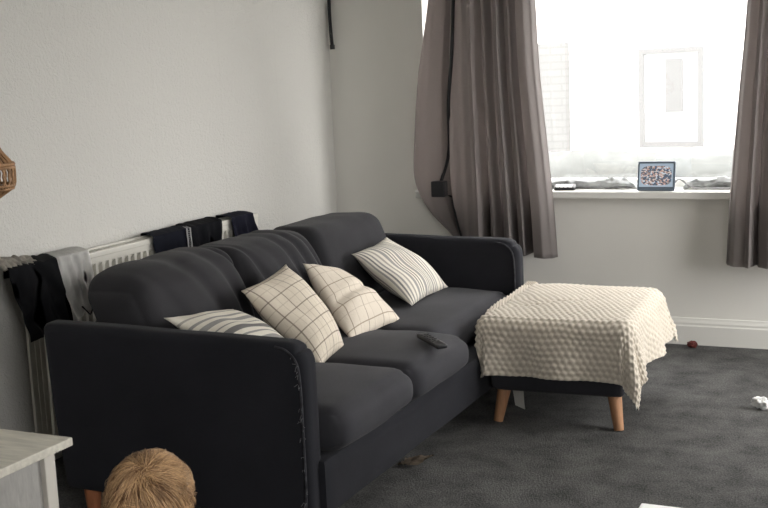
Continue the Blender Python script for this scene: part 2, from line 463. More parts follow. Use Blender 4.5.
mesh_obj('window_blind', BX((HX0 + .34, 14.95, HZ0 + .45), (HX0 + .56, 14.98, HZ1 - .14)), FARFRAME, hw, smooth=False)
mesh_obj('brick_pier', BX((-5.6, 14.8, -.4), (-4.25, 14.995, 1.75)), BRICK_D, hs, smooth=False)
# clipped hedge in front of it
bm = rbox((-7, 11.2, -.4), (2.5, 12, .53), .15, (90, 8, 14), lambda p, q: p + V((fn(p, 4, 1), fn(p, 4, 5), fn(p, 4, 9))) * .09)
tag(mesh_obj('hedge', bm, LEAF, smooth=True, sharp=None), 'low pale clipped hedge beyond the window glass', 'hedge')

# ------------------------------------------------------------------ sofa
SY0, SY1 = 2.80, 4.94        # outer faces of the arms
SXB, SXF = -2.52, -1.57
sofa = empty('sofa', ((SXB + SXF) / 2, (SY0 + SY1) / 2, 0), 'long charcoal fabric three seat sofa along the left wall', 'sofa')
def wave(p, q): return p + V((fn(p, 3, 2), fn(p, 3, 6), fn(p, 3, 11))) * .004
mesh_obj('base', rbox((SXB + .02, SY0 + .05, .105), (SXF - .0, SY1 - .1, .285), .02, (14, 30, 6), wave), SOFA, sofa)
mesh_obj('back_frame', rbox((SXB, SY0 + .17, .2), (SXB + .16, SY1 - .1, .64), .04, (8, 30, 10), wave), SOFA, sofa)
def arm(y0, y1):
    cy = (y0 + y1) / 2
    def d(p, q):
        # front edge leans back towards the foot, top falls a touch towards the front
        k = sst(.0, 1., (p.x - SXB) / (SXF - SXB))
        p = p.copy()
        p.z += .01 * (1 - k) * sst(.3, .65, p.z)
        xf = (-1.595 if y0 < 4 else -1.625)
        for zc, sg, R in ((.65, 1, .075), (.10, -1, .04)):
            dx, dz = p.x - (xf - R), sg * (p.z - zc) + R
            if dx > 0 and dz > 0:
                L = math.hypot(dx, dz); m = max(dx, dz)
                p.x = xf - R + dx * m / L; p.z = zc - sg * R + sg * dz * m / L
        p.x += (.02 - .045 * (p.z - .1) / .55) * (1 - k)
        p.y = cy + (p.y - cy) * (1 + .05 * math.sin(PI * (p.z - .1) / .56))
        return wave(p, q)
    return rbox((SXB - .03, y0, .10), (-1.595 if y0 < 4 else -1.625, y1, .650), .028, (40, 12, 30), d)
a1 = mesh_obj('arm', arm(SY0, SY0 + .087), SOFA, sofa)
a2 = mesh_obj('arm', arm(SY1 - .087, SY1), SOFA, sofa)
# worn piping down the front edge of both arms, with loose ends of thread on the near one
def piping(parent, y, threads, sgn=-1):
    dx = 0 if y < 4 else -.035
    pts = smoothline([(-1.690 + dx, y, .636), (-1.652 + dx, y, .626), (-1.620 + dx, y, .590), (-1.611 + dx, y, .52), (-1.610 + dx, y, .40), (-1.610 + dx, y, .3), (-1.611 + dx, y, .2), (-1.618 + dx, y, .12)], 8)
    b = bmesh.new(); tube(b, pts, .0042, 6); mesh_obj('piping', b, PIPING, parent)
    if threads:
        b = bmesh.new()
        for k in range(34):
            p = pts[random.randrange(10, len(pts) - 2)] + V((random.uniform(-.006, .006), sgn * .004, random.uniform(-.01, .01)))
            dr = V((random.uniform(-1, 1), sgn * random.uniform(.2, .8), random.uniform(-1, .6))).normalized()
            L = random.uniform(.004, .013)
            q = p + dr * L * .6 + V((0, 0, random.uniform(-.004, .004)))
            tube(b, [p, q, p + dr * L + V((0, 0, -.004))], .0007, 4)
        t = mesh_obj('loose_threads', b, THREAD, parent); tag(t, 'frayed pale threads', None, None, 'stuff')
piping(a1, SY0 - .0035, True); piping(a2, SY1 - .087 - .0035, False)
SEATS = [(2.892, 3.445), (3.45, 3.975), (3.98, 4.862)]
def seat(y0, y1, xf):
    def d(p, q):
        p = p.copy()
        cr = (1 - q.y ** 2) * (1 - max(0, abs(q.x) - .2) ** 2)
        if p.z > .34: p.z += .022 * cr - .004
        # front bulges, with the lower lip tucked in
        if q.x > 0:
            p.x += .018 * (1 - q.z ** 2) * q.x - .012 * q.x * (abs(q.y) ** 4)
        return p + V((0, 0, .006 * fn(p, 6, y0))) + V((fn(p, 5, 3), 0, 0)) * .006
    return rbox((-2.28, y0, .282), (xf, y1, .425), .05, (26, 22, 12), d)
for i, (y0, y1) in enumerate(SEATS):
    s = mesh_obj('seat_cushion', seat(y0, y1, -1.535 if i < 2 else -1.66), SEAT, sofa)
BACKS = [(2.955, 3.60), (3.60, 4.19), (4.19, 4.85)]
def back(i, y0, y1):
    cx = -2.37
    def d(p, q):
        p = p.copy()
        t = (p.z - .42) / .38
        lean = -.115 * t
        bulge = (.05 if i < 2 else .02) * (1 - q.y ** 4) * (1 - q.z ** 2)
        p.x += lean + (bulge if q.x > 0 else 0)
        yy = (p.y - y0) / (y1 - y0)
        if i < 2:
            # rounded shoulders and pleats running down from the crown
            p.z -= .05 * max(0, -q.y) ** 4 * sst(.5, 1, t) if i == 0 else 0
            ph = (p.y * 1.0 - .35 * (.8 - p.z))
            w = max(0, 1 - 3.2 * abs(fn((ph * 9.5, .9 * p.z, i * 3.7), 1.0, 6 + i))) ** 1.6
            amp = .042 * sst(.2, .6, fn((p.y * 2.2, .3, p.z * .6), 1.2, 4 + i) + .55) * sst(.02, .45, yy if i == 0 else yy + .2)
            p.x -= amp * w * sst(-1, .2, q.x); p.z -= amp * .4 * w * sst(.8, 1, t) * (1 - q.x * q.x * .5)
        else:
            p.z -= .035 * max(0, q.y) ** 6 * sst(.6, 1, t)
            p.x += .005
        return p + V((fn(p, 6, 5), 0, fn(p, 6, 8))) * .006
    top = (.808, .795, .785)[i]
    return rbox((-2.44, y0, .42), (-2.20, y1, top), .06 if i == 1 else .075 if i == 0 else .05, (12, 64, 26), d)
for i, (y0, y1) in enumerate(BACKS):
    bm = back(i, y0, y1)
    for _ in range(3): bmesh.ops.smooth_vert(bm, verts=bm.verts, factor=.5, use_axis_x=True, use_axis_y=True, use_axis_z=True)
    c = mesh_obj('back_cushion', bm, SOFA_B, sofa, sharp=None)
    if i == 2: c['label'] = 'smooth raised headrest section'
for x, y in ((SXB + .07, SY0 + .045), (SXF - .14, SY0 + .10), (SXB + .1, SY1 - .10), (SXF - .14, SY1 - .10)):
    b = bmesh.new(); tube(b, [(x, y, 0), (x, y, .115)], [.020, .030], 16); mesh_obj('leg', b, DARKWOOD, sofa)

# ------------------------------------------------------------------ cushions
def pillow(name, TL, TR, BR, BL, thick, m, label, group, crease=None, seed=0., flipuv=False):
    TL, TR, BR, BL = map(V, (TL, TR, BR, BL))
    c = (TL + TR + BR + BL) / 4
    nrm = (TR - TL + BR - BL).cross(BL - TL + BR - TR).normalized()
    if nrm.x < 0: nrm.negate()
    N = 34; bm = bmesh.new(); lay = bm.loops.layers.uv.verify(); top = {}; bot = {}
    for j in range(N + 1):
        for i in range(N + 1):
            s, t = i / N, j / N
            u, v = 2 * s - 1, 2 * t - 1
            # edges pull in between the pointed corners
            pin = .055
            s2 = .5 + u * .5 * (1 - pin * (1 - v * v) * abs(u)); t2 = .5 + v * .5 * (1 - pin * (1 - u * u) * abs(v))
            p = TL * (1 - s2) * (1 - t2) + TR * s2 * (1 - t2) + BR * s2 * t2 + BL * (1 - s2) * t2
            prof = ((1 - u ** 4) * (1 - v ** 4)) ** .68
            h = thick * .5 * prof * (1 - .22 * (u * u + v * v))
            h *= 1 + .12 * fn((s, t, 0), 3.1, seed)
            if crease:
                tc = crease[0] + crease[1] * (s - .5) + .03 * fn((s, 0, 0), 5, seed)
                h -= crease[2] * math.exp(-((t - tc) / .045) ** 2) * min(1, prof * 1.5) * (.6 + .6 * fn((s, 3, 0), 4, seed))
                h += .4 * crease[2] * math.exp(-((t - tc - .12) / .07) ** 2) * prof
            p += nrm * .012 * fn((s * 2, t * 2, 0), 1.3, seed)
            top[i, j] = bm.verts.new(p + nrm * h)
            bot[i, j] = top[i, j] if (i in (0, N) or j in (0, N)) else bm.verts.new(p - nrm * h)
    for j in range(N):
        for i in range(N):
            ij = ((i, j), (i + 1, j), (i + 1, j + 1), (i, j + 1))
            for side in (top, bot):
                f = bm.faces.new([side[k] for k in (ij if side is top else ij[::-1])])
                for l, k in zip(f.loops, (ij if side is top else ij[::-1])):
                    l[lay].uv = (k[1] / N, k[0] / N) if flipuv else (k[0] / N, k[1] / N)
    o = mesh_obj(name, bm, m, sharp=None); tag(o, label, 'cushion', group)
    # sewn edge
    b = bmesh.new(); ring = []
    for seg in ([(0, 1)], [(1, 2)], [(2, 3)], [(3, 0)]): pass
    return o
GRP = 'scatter cushions on the sofa'
pillow('scatter_cushion', (-2.20, 2.96, .662), (-2.20, 3.37, .605), (-1.80, 3.24, .48), (-1.82, 2.965, .51), .10, STRIPED_B,
       'grey and cream striped cushion mostly hidden behind the near sofa arm', GRP, seed=1, flipuv=True)
pillow('scatter_cushion', (-2.145, 3.345, .680), (-2.165, 3.70, .715), (-1.885, 3.635, .425), (-1.865, 3.40, .415), .155, CHECK,
       'plump cream cushion with dark window-pane check, nearest the camera', GRP, seed=3)
pillow('scatter_cushion', (-2.17, 3.84, .695), (-2.175, 4.12, .625), (-1.885, 4.13, .422), (-1.90, 3.70, .425), .125, CHECK_L,
       'crumpled cream check cushion with a crease, in the middle of the sofa', GRP, crease=(.50, -.10, .020), seed=5)
pillow('scatter_cushion', (-2.20, 4.32, .655), (-2.20, 4.68, .675), (-1.93, 4.745, .44), (-1.90, 4.27, .455), .135, STRIPED,
       'cream cushion with narrow grey stripes leaning in the far sofa corner', GRP, seed=9)

# ------------------------------------------------------------------ remote control on the middle seat
def frame_mat(o, fwd, up=V((0, 0, 1))):
    f = V(fwd).normalized(); r = f.cross(up).normalized(); u = r.cross(f)
    return Matrix(((r.x, f.x, u.x, o[0]), (r.y, f.y, u.y, o[1]), (r.z, f.z, u.z, o[2]), (0, 0, 0, 1)))
rc = empty('remote_control', (-1.578, 3.705, .436), 'black remote control lying on the middle seat of the sofa', 'remote control')
mt = frame_mat((-1.578, 3.705, .4435), (.155, -.135, -.012))
bm = rbox((-.021, -.088, 0), (.021, .088, .017), .006, (6, 14, 4)); bm.transform(mt); mesh_obj('body', bm, BLK, rc)
for k in range(5):
    for s in (-1, 0, 1):
        b = BX((s * .011 - .0035, -.06 + k * .022, .0165), (s * .011 + .0035, -.052 + k * .022, .0190), .0012); b.transform(mt)
        mesh_obj('button', b, BTN, rc)

# ------------------------------------------------------------------ footstool
FC = V((-1.290, 4.555)); FA = math.radians(2.5)
def fs(p, q, z):
    return V((FC.x + p * math.cos(FA) - q * math.sin(FA), FC.y + p * math.sin(FA) + q * math.cos(FA), z))
FH, FD = .275, .335
stool = empty('footstool', (FC.x, FC.y, 0), 'square charcoal footstool on splayed oak legs under the cream throw', 'footstool')
bm = rbox((-FH, -FD, .13), (FH, FD, .415), .035, (14, 14, 8), lambda p, q: p + V((0, 0, .018 * (1 - q.x ** 2) * (1 - q.y ** 2) if p.z > .3 else 0)))
for v in bm.verts: v.co = fs(v.co.x, v.co.y, v.co.z)
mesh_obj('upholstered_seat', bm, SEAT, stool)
for sx in (-1, 1):
    for sy in (-1, 1):
        ins = .07 if sy > 0 else 0
        b = bmesh.new(); tube(b, [fs(sx * (FH - .030 - ins), sy * (FD - .02 - ins), 0), fs(sx * (FH - .052 - ins), sy * (FD - .05 - ins), .135)], [.019, .028], 18)
        mesh_obj('leg', b, OAK, stool)
for (p, q, w) in ((-FH + .09, -FD + .10, .045),):
    b = bmesh.new()
    grid(b, 6, 8, lambda s, t: fs(p + (s - .5) * w + .012 * t * t, q + .012 * math.sin(t * 3 + s), .132 - .085 * t - .012 * t * s))
    bmesh.ops.solidify(b, geom=b.faces[:], thickness=.0015)
    lb = mesh_obj('care_label', b, LINING, stool); lb['label'] = 'white fabric tag hanging underneath'

# ------------------------------------------------------------------ throw
def throw():
    a, b = .264, .332; R = .05
    top = .443
    nu, nv = 230, 270
    p0, p1, q0, q1 = -a - .10, a + .245, -b - .258, b + .17
    def surf(p, q):
        dx = max(0, abs(p) - a) * (1 if p > 0 else -1); dy = max(0, abs(q) - b) * (1 if q > 0 else -1)
        cp = max(-a, min(a, p)); cq = max(-b, min(b, q))
        crown = .016 * (1 - (cp / a) ** 2) * (1 - (cq / b) ** 2) + .006 * fn((p, q, 0), 5, 2)
        L = math.hypot(dx, dy)
        if L < 1e-6: return fs(p, q, top + crown)
        ux, uy = dx / L, dy / L
        if p < -a and q > -b - .02:
            # this side lies on the sofa seat instead of hanging
            f = sst(-b - .02, -b + .16, q)
        else: f = 0
        arc = R * PI / 2
        if L < arc: out = R * math.sin(L / R); dn = R * (1 - math.cos(L / R))
        else: out = R; dn = R + L - arc
        # hanging cloth stands off: right side flares, corners make a fold
        corner = min(abs(dx), abs(dy)) / max(1e-6, max(abs(dx), abs(dy)))
        fl = .04 + (.10 if q > 0 else .05) * corner
        if p > a: fl += .05 + .12 * sst(-b, b, q) + .06 * math.sin(q * 13 + 1.0)
        if q < -b: fl += .03 * sst(a * .2, a, p) + .05 * math.sin(p * 17 + .6) * sst(.03, .2, -dy)
        hang = max(0, dn - .02)
        out += fl * hang; dn -= .5 * fl * fl * hang
        # undulation growing towards the hem
        out += .012 * math.sin((p * -uy + q * ux) * 22 + 1.3) * sst(.05, .25, L)
        if f > 0:
            out = out * (1 - f) + (L * .45) * f; dn = dn * (1 - f) + (.004) * f
        return fs(cp + ux * out - 0, cq + uy * out, top + crown - dn)
    bm = bmesh.new(); pitch = .027; k = 2 * PI / (pitch * math.sqrt(3) / 2)
    base = {}
    for j in range(nv + 1):
        for i in range(nu + 1):
            p = p0 + (p1 - p0) * i / nu; q = q0 + (q1 - q0) * j / nv
            # wavy hem
            p += .006 * fn((q, 0, 0), 9, 3) * (abs(2 * i / nu - 1)); q += .008 * fn((p, 0, 0), 9, 7) * (abs(2 * j / nv - 1))
            q -= .015 * sst(.45, 1, i / nu) * (1 - sst(.02, .3, j / nv))
            base[i, j] = surf(p, q)
    vt = {}
    for j in range(nv + 1):
        for i in range(nu + 1):
            i0, i1 = max(i - 1, 0), min(i + 1, nu); j0, j1 = max(j - 1, 0), min(j + 1, nv)
            n = (base[i1, j] - base[i0, j]).cross(base[i, j1] - base[i, j0])
            n = n.normalized() if n.length > 1e-12 else V((0, 0, 1))
            p = p0 + (p1 - p0) * i / nu; q = q0 + (q1 - q0) * j / nv
            p += .007 * fn((p, q, 0), 12, 1); q += .007 * fn((p, q, 0), 12, 8)
            g = math.cos(k * q) + math.cos(k * (q * .5 + p * .866)) + math.cos(k * (q * .5 - p * .866))
            h = max(0, (g + 1.5) / 4.5) ** .7 * .0078
            # a couple of soft wrinkles across the top
            w = .008 * math.exp(-((q + .10 - .55 * (p + .05)) / .016) ** 2) * sst(-.3, -.12, p) * (1 - sst(.02, .16, p))
            vt[i, j] = bm.verts.new(base[i, j] + n * (h - w))
    for j in range(nv):
        for i in range(nu): bm.faces.new((vt[i, j], vt[i + 1, j], vt[i + 1, j + 1], vt[i, j + 1]))
    bm2 = bmesh.new(); vt2 = {}
    for j in range(0, nv + 1, 5):
        for i in range(0, nu + 1, 5):
            i0, i1 = max(i - 3, 0), min(i + 3, nu); j0, j1 = max(j - 3, 0), min(j + 3, nv)
            n = (base[i1, j] - base[i0, j]).cross(base[i, j1] - base[i, j0]).normalized()
            vt2[i, j] = bm2.verts.new(base[i, j] - n * .004)
    for j in range(0, nv, 5):
        for i in range(0, nu, 5): bm2.faces.new((vt2[i, j], vt2[i + 5, j], vt2[i + 5, j + 5], vt2[i, j + 5]))
    o = mesh_obj('throw_blanket', bm, BLANKET, sharp=None, origin=(FC.x, FC.y, .44))
    tag(o, 'cream bubble-textured fleece throw draped over the footstool', 'blanket')
    l = mesh_obj('lining', bm2, LINING, o, sharp=None); l['label'] = 'smooth white underside'
throw()

# ------------------------------------------------------------------ radiator and the washing on it
RX0, RX1, RYA, RYB, RZA, RZB = -2.965, -2.865, 3.15, 4.66, .075, .782
rad = empty('radiator', ((RX0 + RX1) / 2, (RYA + RYB) / 2, 0), 'white ribbed panel radiator along the left wall behind the sofa', 'radiator')
def ribbed(x, sgn):
    """pressed panel: flat rim with vertical flutes"""
    bm = bmesh.new(); n = int((RYB - RYA - .06) / .040)
    ys = [(RYA + .004, 0), (RYA + .03, 0)]
    st = (RYB - RYA - .06) / n
    for k in range(n):
        y = RYA + .03 + k * st
        ys += [(y + st * .12, .0), (y + st * .25, -.017), (y + st * .62, -.017), (y + st * .76, .0), (y + st, .0)]
    ys.append((RYB - .004, 0))
    zs = [(RZA, 0), (RZA + .045, 0), (RZA + .07, 1), (RZB - .058, 1), (RZB - .043, 0), (RZB - .018, 0)]
    rows = [[bm.verts.new((x + sgn * d * m, y, z)) for (y, d) in ys] for (z, m) in zs]
    for r0, r1 in zip(rows, rows[1:]):
        for i in range(len(ys) - 1): bm.faces.new((r0[i], r0[i + 1], r1[i + 1], r1[i]))
    return bm
p = mesh_obj('front_panel', ribbed(RX1, 1), WHITE_MET, rad, smooth=False)
mesh_obj('rear_panel', BX((RX0, RYA, RZA), (RX0 + .012, RYB, RZB - .02), .003), WHITE_MET, rad, smooth=False)
bm = bmesh.new(); box(bm, (RX0, RYA, RZB - .022), (RX0 + .02, RYB, RZB), .004); box(bm, (RX1 - .02, RYA, RZB - .022), (RX1 + .002, RYB, RZB), .004)
for k in range(66):
    y = RYA + .012 + k * (RYB - RYA - .024) / 65
    box(bm, (RX0 + .015, y - .004, RZB - .012), (RX1 - .015, y + .004, RZB - .004))
mesh_obj('top_grille', bm, WHITE_MET, rad, smooth=False)
bm = bmesh.new()
for x in (RX0 + .028, RX0 + .052, RX0 + .076):
    box(bm, (x - .001, RYA + .012, RZA + .05), (x + .001, RYB - .012, RZB - .03))
box(bm, (RX1 - .012, RYA, RZA), (RX1 - .002, RYA + .004, RZB - .02)); box(bm, (RX1 - .012, RYB - .004, RZA), (RX1 - .002, RYB, RZB - .02))
mesh_obj('convector_fins', bm, WHITE_MET, rad, smooth=False)
b = bmesh.new(); tube(b, [(-2.915, RYB + .03, 0), (-2.915, RYB + .03, .13)], .0075, 10); tube(b, [(-2.915, RYB, .13), (-2.915, RYB + .03, .13), ], .009, 10)
mesh_obj('pipe', b, WHITE_MET, rad)
for yy in (RYA + .2, RYB - .2):
    mesh_obj('wall_bracket', BX((XL + .001, yy - .02, .2), (RX0 + .004, yy + .02, .7)), WHITE_MET, rad, smooth=False)

def drape(name, m, y0t, y1t, y0b, y1b, zl, zr, label, cat, back=.06, skew=0., thick=.012, seed=0., fold=.012, nu=44, freq=30, lift=.0, parts=None):
    """cloth over the top of the radiator: up the back, over, down the front to zl (near end) .. zr (far end)"""
    top = RZB + .006 + thick + lift
    def path(s, t):
        zb = zl + (zr - zl) * s
        xb, xf = RX0 - .012, RX1 + .012 + thick
        Lb, Lt, Lf = back, (xf - xb), top - zb
        L = (Lb + Lt + Lf) * t
        if L < Lb: x, z = xb, top - Lb + L; f = 0
        elif L < Lb + Lt:
            k = (L - Lb) / Lt; x = xb + (xf - xb) * k; z = top + .004 * math.sin(PI * k); f = 0
        else: k = L - Lb - Lt; x = xf; z = top - k; f = min(1, k / max(.01, Lf))
        wv = math.sin(s * freq + 3 * fn((s, f, 0), 2, seed)) * .6 + fn((s * 3, f * 1.5, 0), 2.3, seed + 2)
        amp = fold * (.35 + .9 * f)
        if L >= Lb: x += max(-.006, amp * wv * min(1, max(0, L - Lb - Lt * .5) / .06)) + .003
        z += .35 * fold * fn((s * 4, 0, 0), 2, seed)
        y = (y0t + (y0b - y0t) * f) * (1 - s) + (y1t + (y1b - y1t) * f) * s
        y += skew * (1 - max(0, min(1, (L - Lb) / Lt))) 
        y += .3 * fold * fn((f * 3, s * 2, 1), 2, seed)
        return V((x, y, z))
    b = bmesh.new(); grid(b, nu, 60, path); bmesh.ops.solidify(b, geom=b.faces[:], thickness=.004)
    o = mesh_obj(name, b, m, sharp=None); tag(o, label, cat, 'washing drying on the radiator')
    return o, path
drape('white_top', WHITEC, 3.205, 3.385, 3.27, 3.42, .54, .61, 'thin crumpled white top hanging beside the black trousers on the radiator', 'top', seed=3, fold=.013, freq=22, thick=.013, skew=.08)
tr, _ = drape('trousers', BLACKC, 2.96, 3.225, 3.03, 3.30, .525, .555, 'black trousers hanging over the near end of the white radiator', 'trousers', seed=1, fold=.02, freq=11, thick=.012, skew=.12)
js, jp = drape('jogging_bottoms', NAVYC, 3.80, 4.075, 3.825, 4.085, .60, .60, 'dark navy jogging bottoms with a white side stripe, over the radiator', 'jogging bottoms', seed=5, fold=.007, freq=9, thick=.004, skew=.09)
b = bmesh.new()
for s0, s1 in ((.82, .855), (.905, .94)):
    grid(b, 2, 40, lambda s, t: jp(s0 + (s1 - s0) * s, .40 + .6 * t) + V((.0075, 0, .004 if t < .2 else 0)))
for k in range(26):
    t0 = .42 + k * .022
    grid(b, 2, 1, lambda s, t: jp(.862 + .036 * s, t0 + .012 * t + .006 * (s - .5) * (1 if k % 2 else -1)) + V((.0075, 0, .004 if t0 < .5 else 0)))
bmesh.ops.solidify(b, geom=b.faces[:], thickness=.0006)
mesh_obj('side_stripe', b, STRIPE_W, js, sharp=None)['label'] = 'white patterned tape'
drape('black_t_shirt', BLACK_T, 4.055, 4.31, 4.075, 4.31, .60, .60, 'black crumpled t-shirt next to the striped jogging bottoms on the radiator', 't-shirt', seed=8, fold=.010, freq=16, thick=.009, skew=.09)
drape('navy_shorts', NAVY2, 4.395, 4.58, 4.42, 4.67, .585, .575, 'faded navy shorts at the far end of the radiator', 'shorts', seed=11, fold=.012, freq=15, thick=.006, skew=.07)
# lace bunched on the near end
b = bmesh.new()
def lace(s, t):
    p = V((-2.955 + .10 * t, 2.955 + .17 * s, RZB + .012 + .035 * math.sin(PI * t) * (1.25 - .6 * s) + .016 * fn((s * 9, t * 4, 0), 1.5, 4)))
    p.x += .014 * math.sin(s * 40) * t; return p
grid(b, 60, 16, lace); bmesh.ops.solidify(b, geom=b.faces[:], thickness=.003)
tag(mesh_obj('lace_scarf', b, LACE, sharp=None), 'cream lace scarf bunched on the near end of the radiator above the trousers', 'scarf', 'washing drying on the radiator')
# drawstrings of the white top
b = bmesh.new()
tube(b, smoothline([(-2.826, 3.31, .60), (-2.822, 3.33, .578), (-2.818, 3.345, .565), (-2.82, 3.37, .60), (-2.822, 3.40, .625), (-2.823, 3.44, .635)], 5), .003, 6)
tag(mesh_obj('drawstring', b, DARKCORD, sharp=None), 'short dark cord dangling below the white top on the radiator', 'cord')

# ------------------------------------------------------------------ curtains
def make_curtain(name, edges_l, edges_r, folds, yc, ztop, zbot_l, zbot_r, label, nu=220, nv=60, xstraight=None):
    def surf(s, z, zt):
        x0 = smooth_pts(edges_l, z); x1 = smooth_pts(edges_r, z)
        xs = xstraight(z) if xstraight else x0
        x = xs + (x1 - xs) * s + (x0 - xs) * max(0, 1 - s / .42) ** 1.4
        d = interp(folds, s)
        y = yc - d * 1.0 + .004 * fn((s * 3, 0, z), 1.5, 2)
        return V((x, y, z))
    def fnc(s, t):
        zb = zbot_l + (zbot_r - zbot_l) * s
        z = ztop + (zb - ztop) * t
        return surf(s, z, t)
    b = bmesh.new(); grid(b, nu, nv, fnc); bmesh.ops.solidify(b, geom=b.faces[:], thickness=.0025)
    o = mesh_obj(name, b, CURTAIN, sharp=None, origin=((edges_l[0][1] + edges_r[0][1]) / 2, yc, min(zbot_l, zbot_r)))
    tag(o, label, 'curtain', 'curtains at the window')
    return o, surf
# z -> x of each edge, low to high
LE = [(.44, -2.20), (.54, -2.245), (.66, -2.375), (.76, -2.445), (.86, -2.475), (1.0, -2.472), (1.4, -2.43), (1.78, -2.355), (2.2, -2.30)]
RE = [(.44, -1.675), (.7, -1.69), (1.0, -1.715), (1.4, -1.75), (1.76, -1.765), (2.2, -1.78)]
LS = lambda z: -2.42 + .045 * (z - .45)
LF = [(0, -.03), (.03, .015), (.12, .045), (.205, .035), (.235, -.03), (.262, .035), (.36, .065), (.465, .105), (.485, .115), (.503, -.13), (.532, -.13), (.548, .06), (.575, .075), (.625, .025), (.665, .075), (.705, .10), (.722, -.01), (.74, -.01), (.76, .07), (.80, .085), (.818, -.13), (.847, -.13), (.868, .085), (.93, .09), (.98, .05), (1, -.01)]
cl, csurf = make_curtain('curtain', LE, RE, LF, 5.625, 2.2, .52, .445, 'long mauve-grey curtain left of the window, tied in low behind the sofa', xstraight=LS)
LE2 = [(.43, -.835), (.78, -.818), (1.2, -.785), (1.68, -.745), (2.2, -.73)]
RE2 = [(.43, -.38), (1.0, -.40), (2.2, -.42)]
RF = [(0, -.02), (.03, .03), (.10, .06), (.20, .055), (.235, .07), (.255, .085), (.275, .03), (.31, -.03), (.35, .04), (.45, .07), (.52, .05), (.56, -.03), (.60, .04), (.70, .07), (.76, .04), (.80, -.03), (.85, .05), (.94, .06), (1, -.01)]
make_curtain('curtain', LE2, RE2, RF, 5.625, 2.2, .435, .42, 'mauve-grey curtain at the right edge of the window, with a pale pleat')
pole = empty('curtain_pole', (-1.05, 5.62, 2.22), 'metal curtain pole across the top of the window', 'curtain pole')
b = bmesh.new(); tube(b, [(-2.6, 5.62, 2.225), (-.25, 5.62, 2.225)], .014, 14); mesh_obj('rod', b, POLE, pole)
for x in (-2.62, -.23):
    b = bmesh.new(); bmesh.ops.create_uvsphere(b, u_segments=14, v_segments=10, radius=.03, matrix=Matrix.Translation((x, 5.62, 2.225))); mesh_obj('finial', b, POLE, pole)
for x in (-2.5, -.33):
    b = bmesh.new(); tube(b, [(x, 5.62, 2.225), (x, YB, 2.225)], .009, 10); mesh_obj('bracket', b, POLE, pole)
# black flex with a clipped-on box
fx = empty('hanging_cable', (-2.30, 5.55, .80), 'black cable with a small square box hanging down the left curtain', 'cable')
def on_curtain(x, z, off=.014):
    s = min((k / 400 for k in range(401)), key=lambda k: abs(csurf(k, z, 0).x - x))
    c = csurf(s, z, 0); return V((x, c.y - off, z))
pts = [on_curtain(x, z) for x, z in ((-2.15, 2.18), (-2.165, 1.95), (-2.18, 1.78), (-2.20, 1.5), (-2.23, 1.25), (-2.262, 1.0), (-2.288, .84))]
b = bmesh.new(); tube(b, smoothline(pts, 5), [.0095] * 31, 8); mesh_obj('flex', b, DARKCORD, fx)
c = on_curtain(-2.287, .805, .03)
mesh_obj('box', BX((c.x - .042, c.y - .03, c.z - .042), (c.x + .036, c.y + .022, c.z + .042), .006), BLK, fx, smooth=False)
b = bmesh.new(); tube(b, smoothline([on_curtain(-2.295, .772, .02), on_curtain(-2.255, .755, .012), on_curtain(-2.235, .73, .012), on_curtain(-2.21, .64, .012), on_curtain(-2.18, .54, .012)], 6), .0055, 6)
mesh_obj('tail', b, DARKCORD, fx)
# strap hanging in the corner
b = bmesh.new()
tube(b, smoothline([(XL + .03, YB - .03, 2.42), (XL + .03, YB - .025, 2.0), (XL + .025, YB - .025, 1.75), (XL + .035, YB - .03, 1.585)], 5), [.009] * 8 + [.010] * 8, 8)
hk = tag(mesh_obj('hanging_strap', b, DARKCORD), 'thin black strap hanging down in the corner of the walls', 'strap')
b = bmesh.new(); tube(b, [(XL + .035, YB - .03, 1.59), (XL + .036, YB - .03, 1.565)], .014, 10); mesh_obj('toggle', b, BLK, hk)
b = bmesh.new(); tube(b, [(XL, YB - .03, 2.42), (XL + .045, YB - .03, 2.42)], .006, 8); mesh_obj('hook', b, BLK, hk)

# ------------------------------------------------------------------ things on the sill
ph = empty('smart_display', (-1.187, 5.72, .78), 'slate tablet display showing a group picture, standing on the window sill', 'screen')
mt = Matrix.Translation((-1.187, 5.705, .782)) @ Matrix.Rotation(math.radians(-14), 4, 'X') @ Matrix.Rotation(0, 4, 'Z')
b = rbox((-.094, 0, 0), (.094, .014, .15), .006, (8, 4, 8)); b.transform(mt); mesh_obj('housing', b, GREYPL, ph)
b = bmesh.new(); grid(b, 1, 1, lambda s, t: V((-.084 + .168 * s, -.0006, .020 + .118 * t)), uv=True); b.transform(mt); mesh_obj('screen', b, SCREEN, ph, smooth=False)
b = BX((-.06, .01, 0), (.06, .075, .05), .015, 3); b.transform(Matrix.Translation((-1.187, 5.705, .78))); mesh_obj('stand', b, GREYPL, ph)
gd = empty('remote_gadget', (-1.66, 5.745, .78), 'small black gadget with four white keys at the left of the sill', 'gadget')
mt = Matrix.Translation((-1.66, 5.745, .782)) @ Matrix.Rotation(.06, 4, 'Z') @ Matrix.Rotation(.45, 4, 'X')
b = rbox((-.056, -.022, 0), (.056, .022, .024), .008, (10, 6, 4)); b.transform(mt); mesh_obj('body', b, BLK, gd)
for k in range(4):
    b = BX((-.046 + k * .022, -.0165, .023), (-.028 + k * .022, .012, .0275), .002); b.transform(mt); mesh_obj('key', b, KEYW, gd, smooth=False)
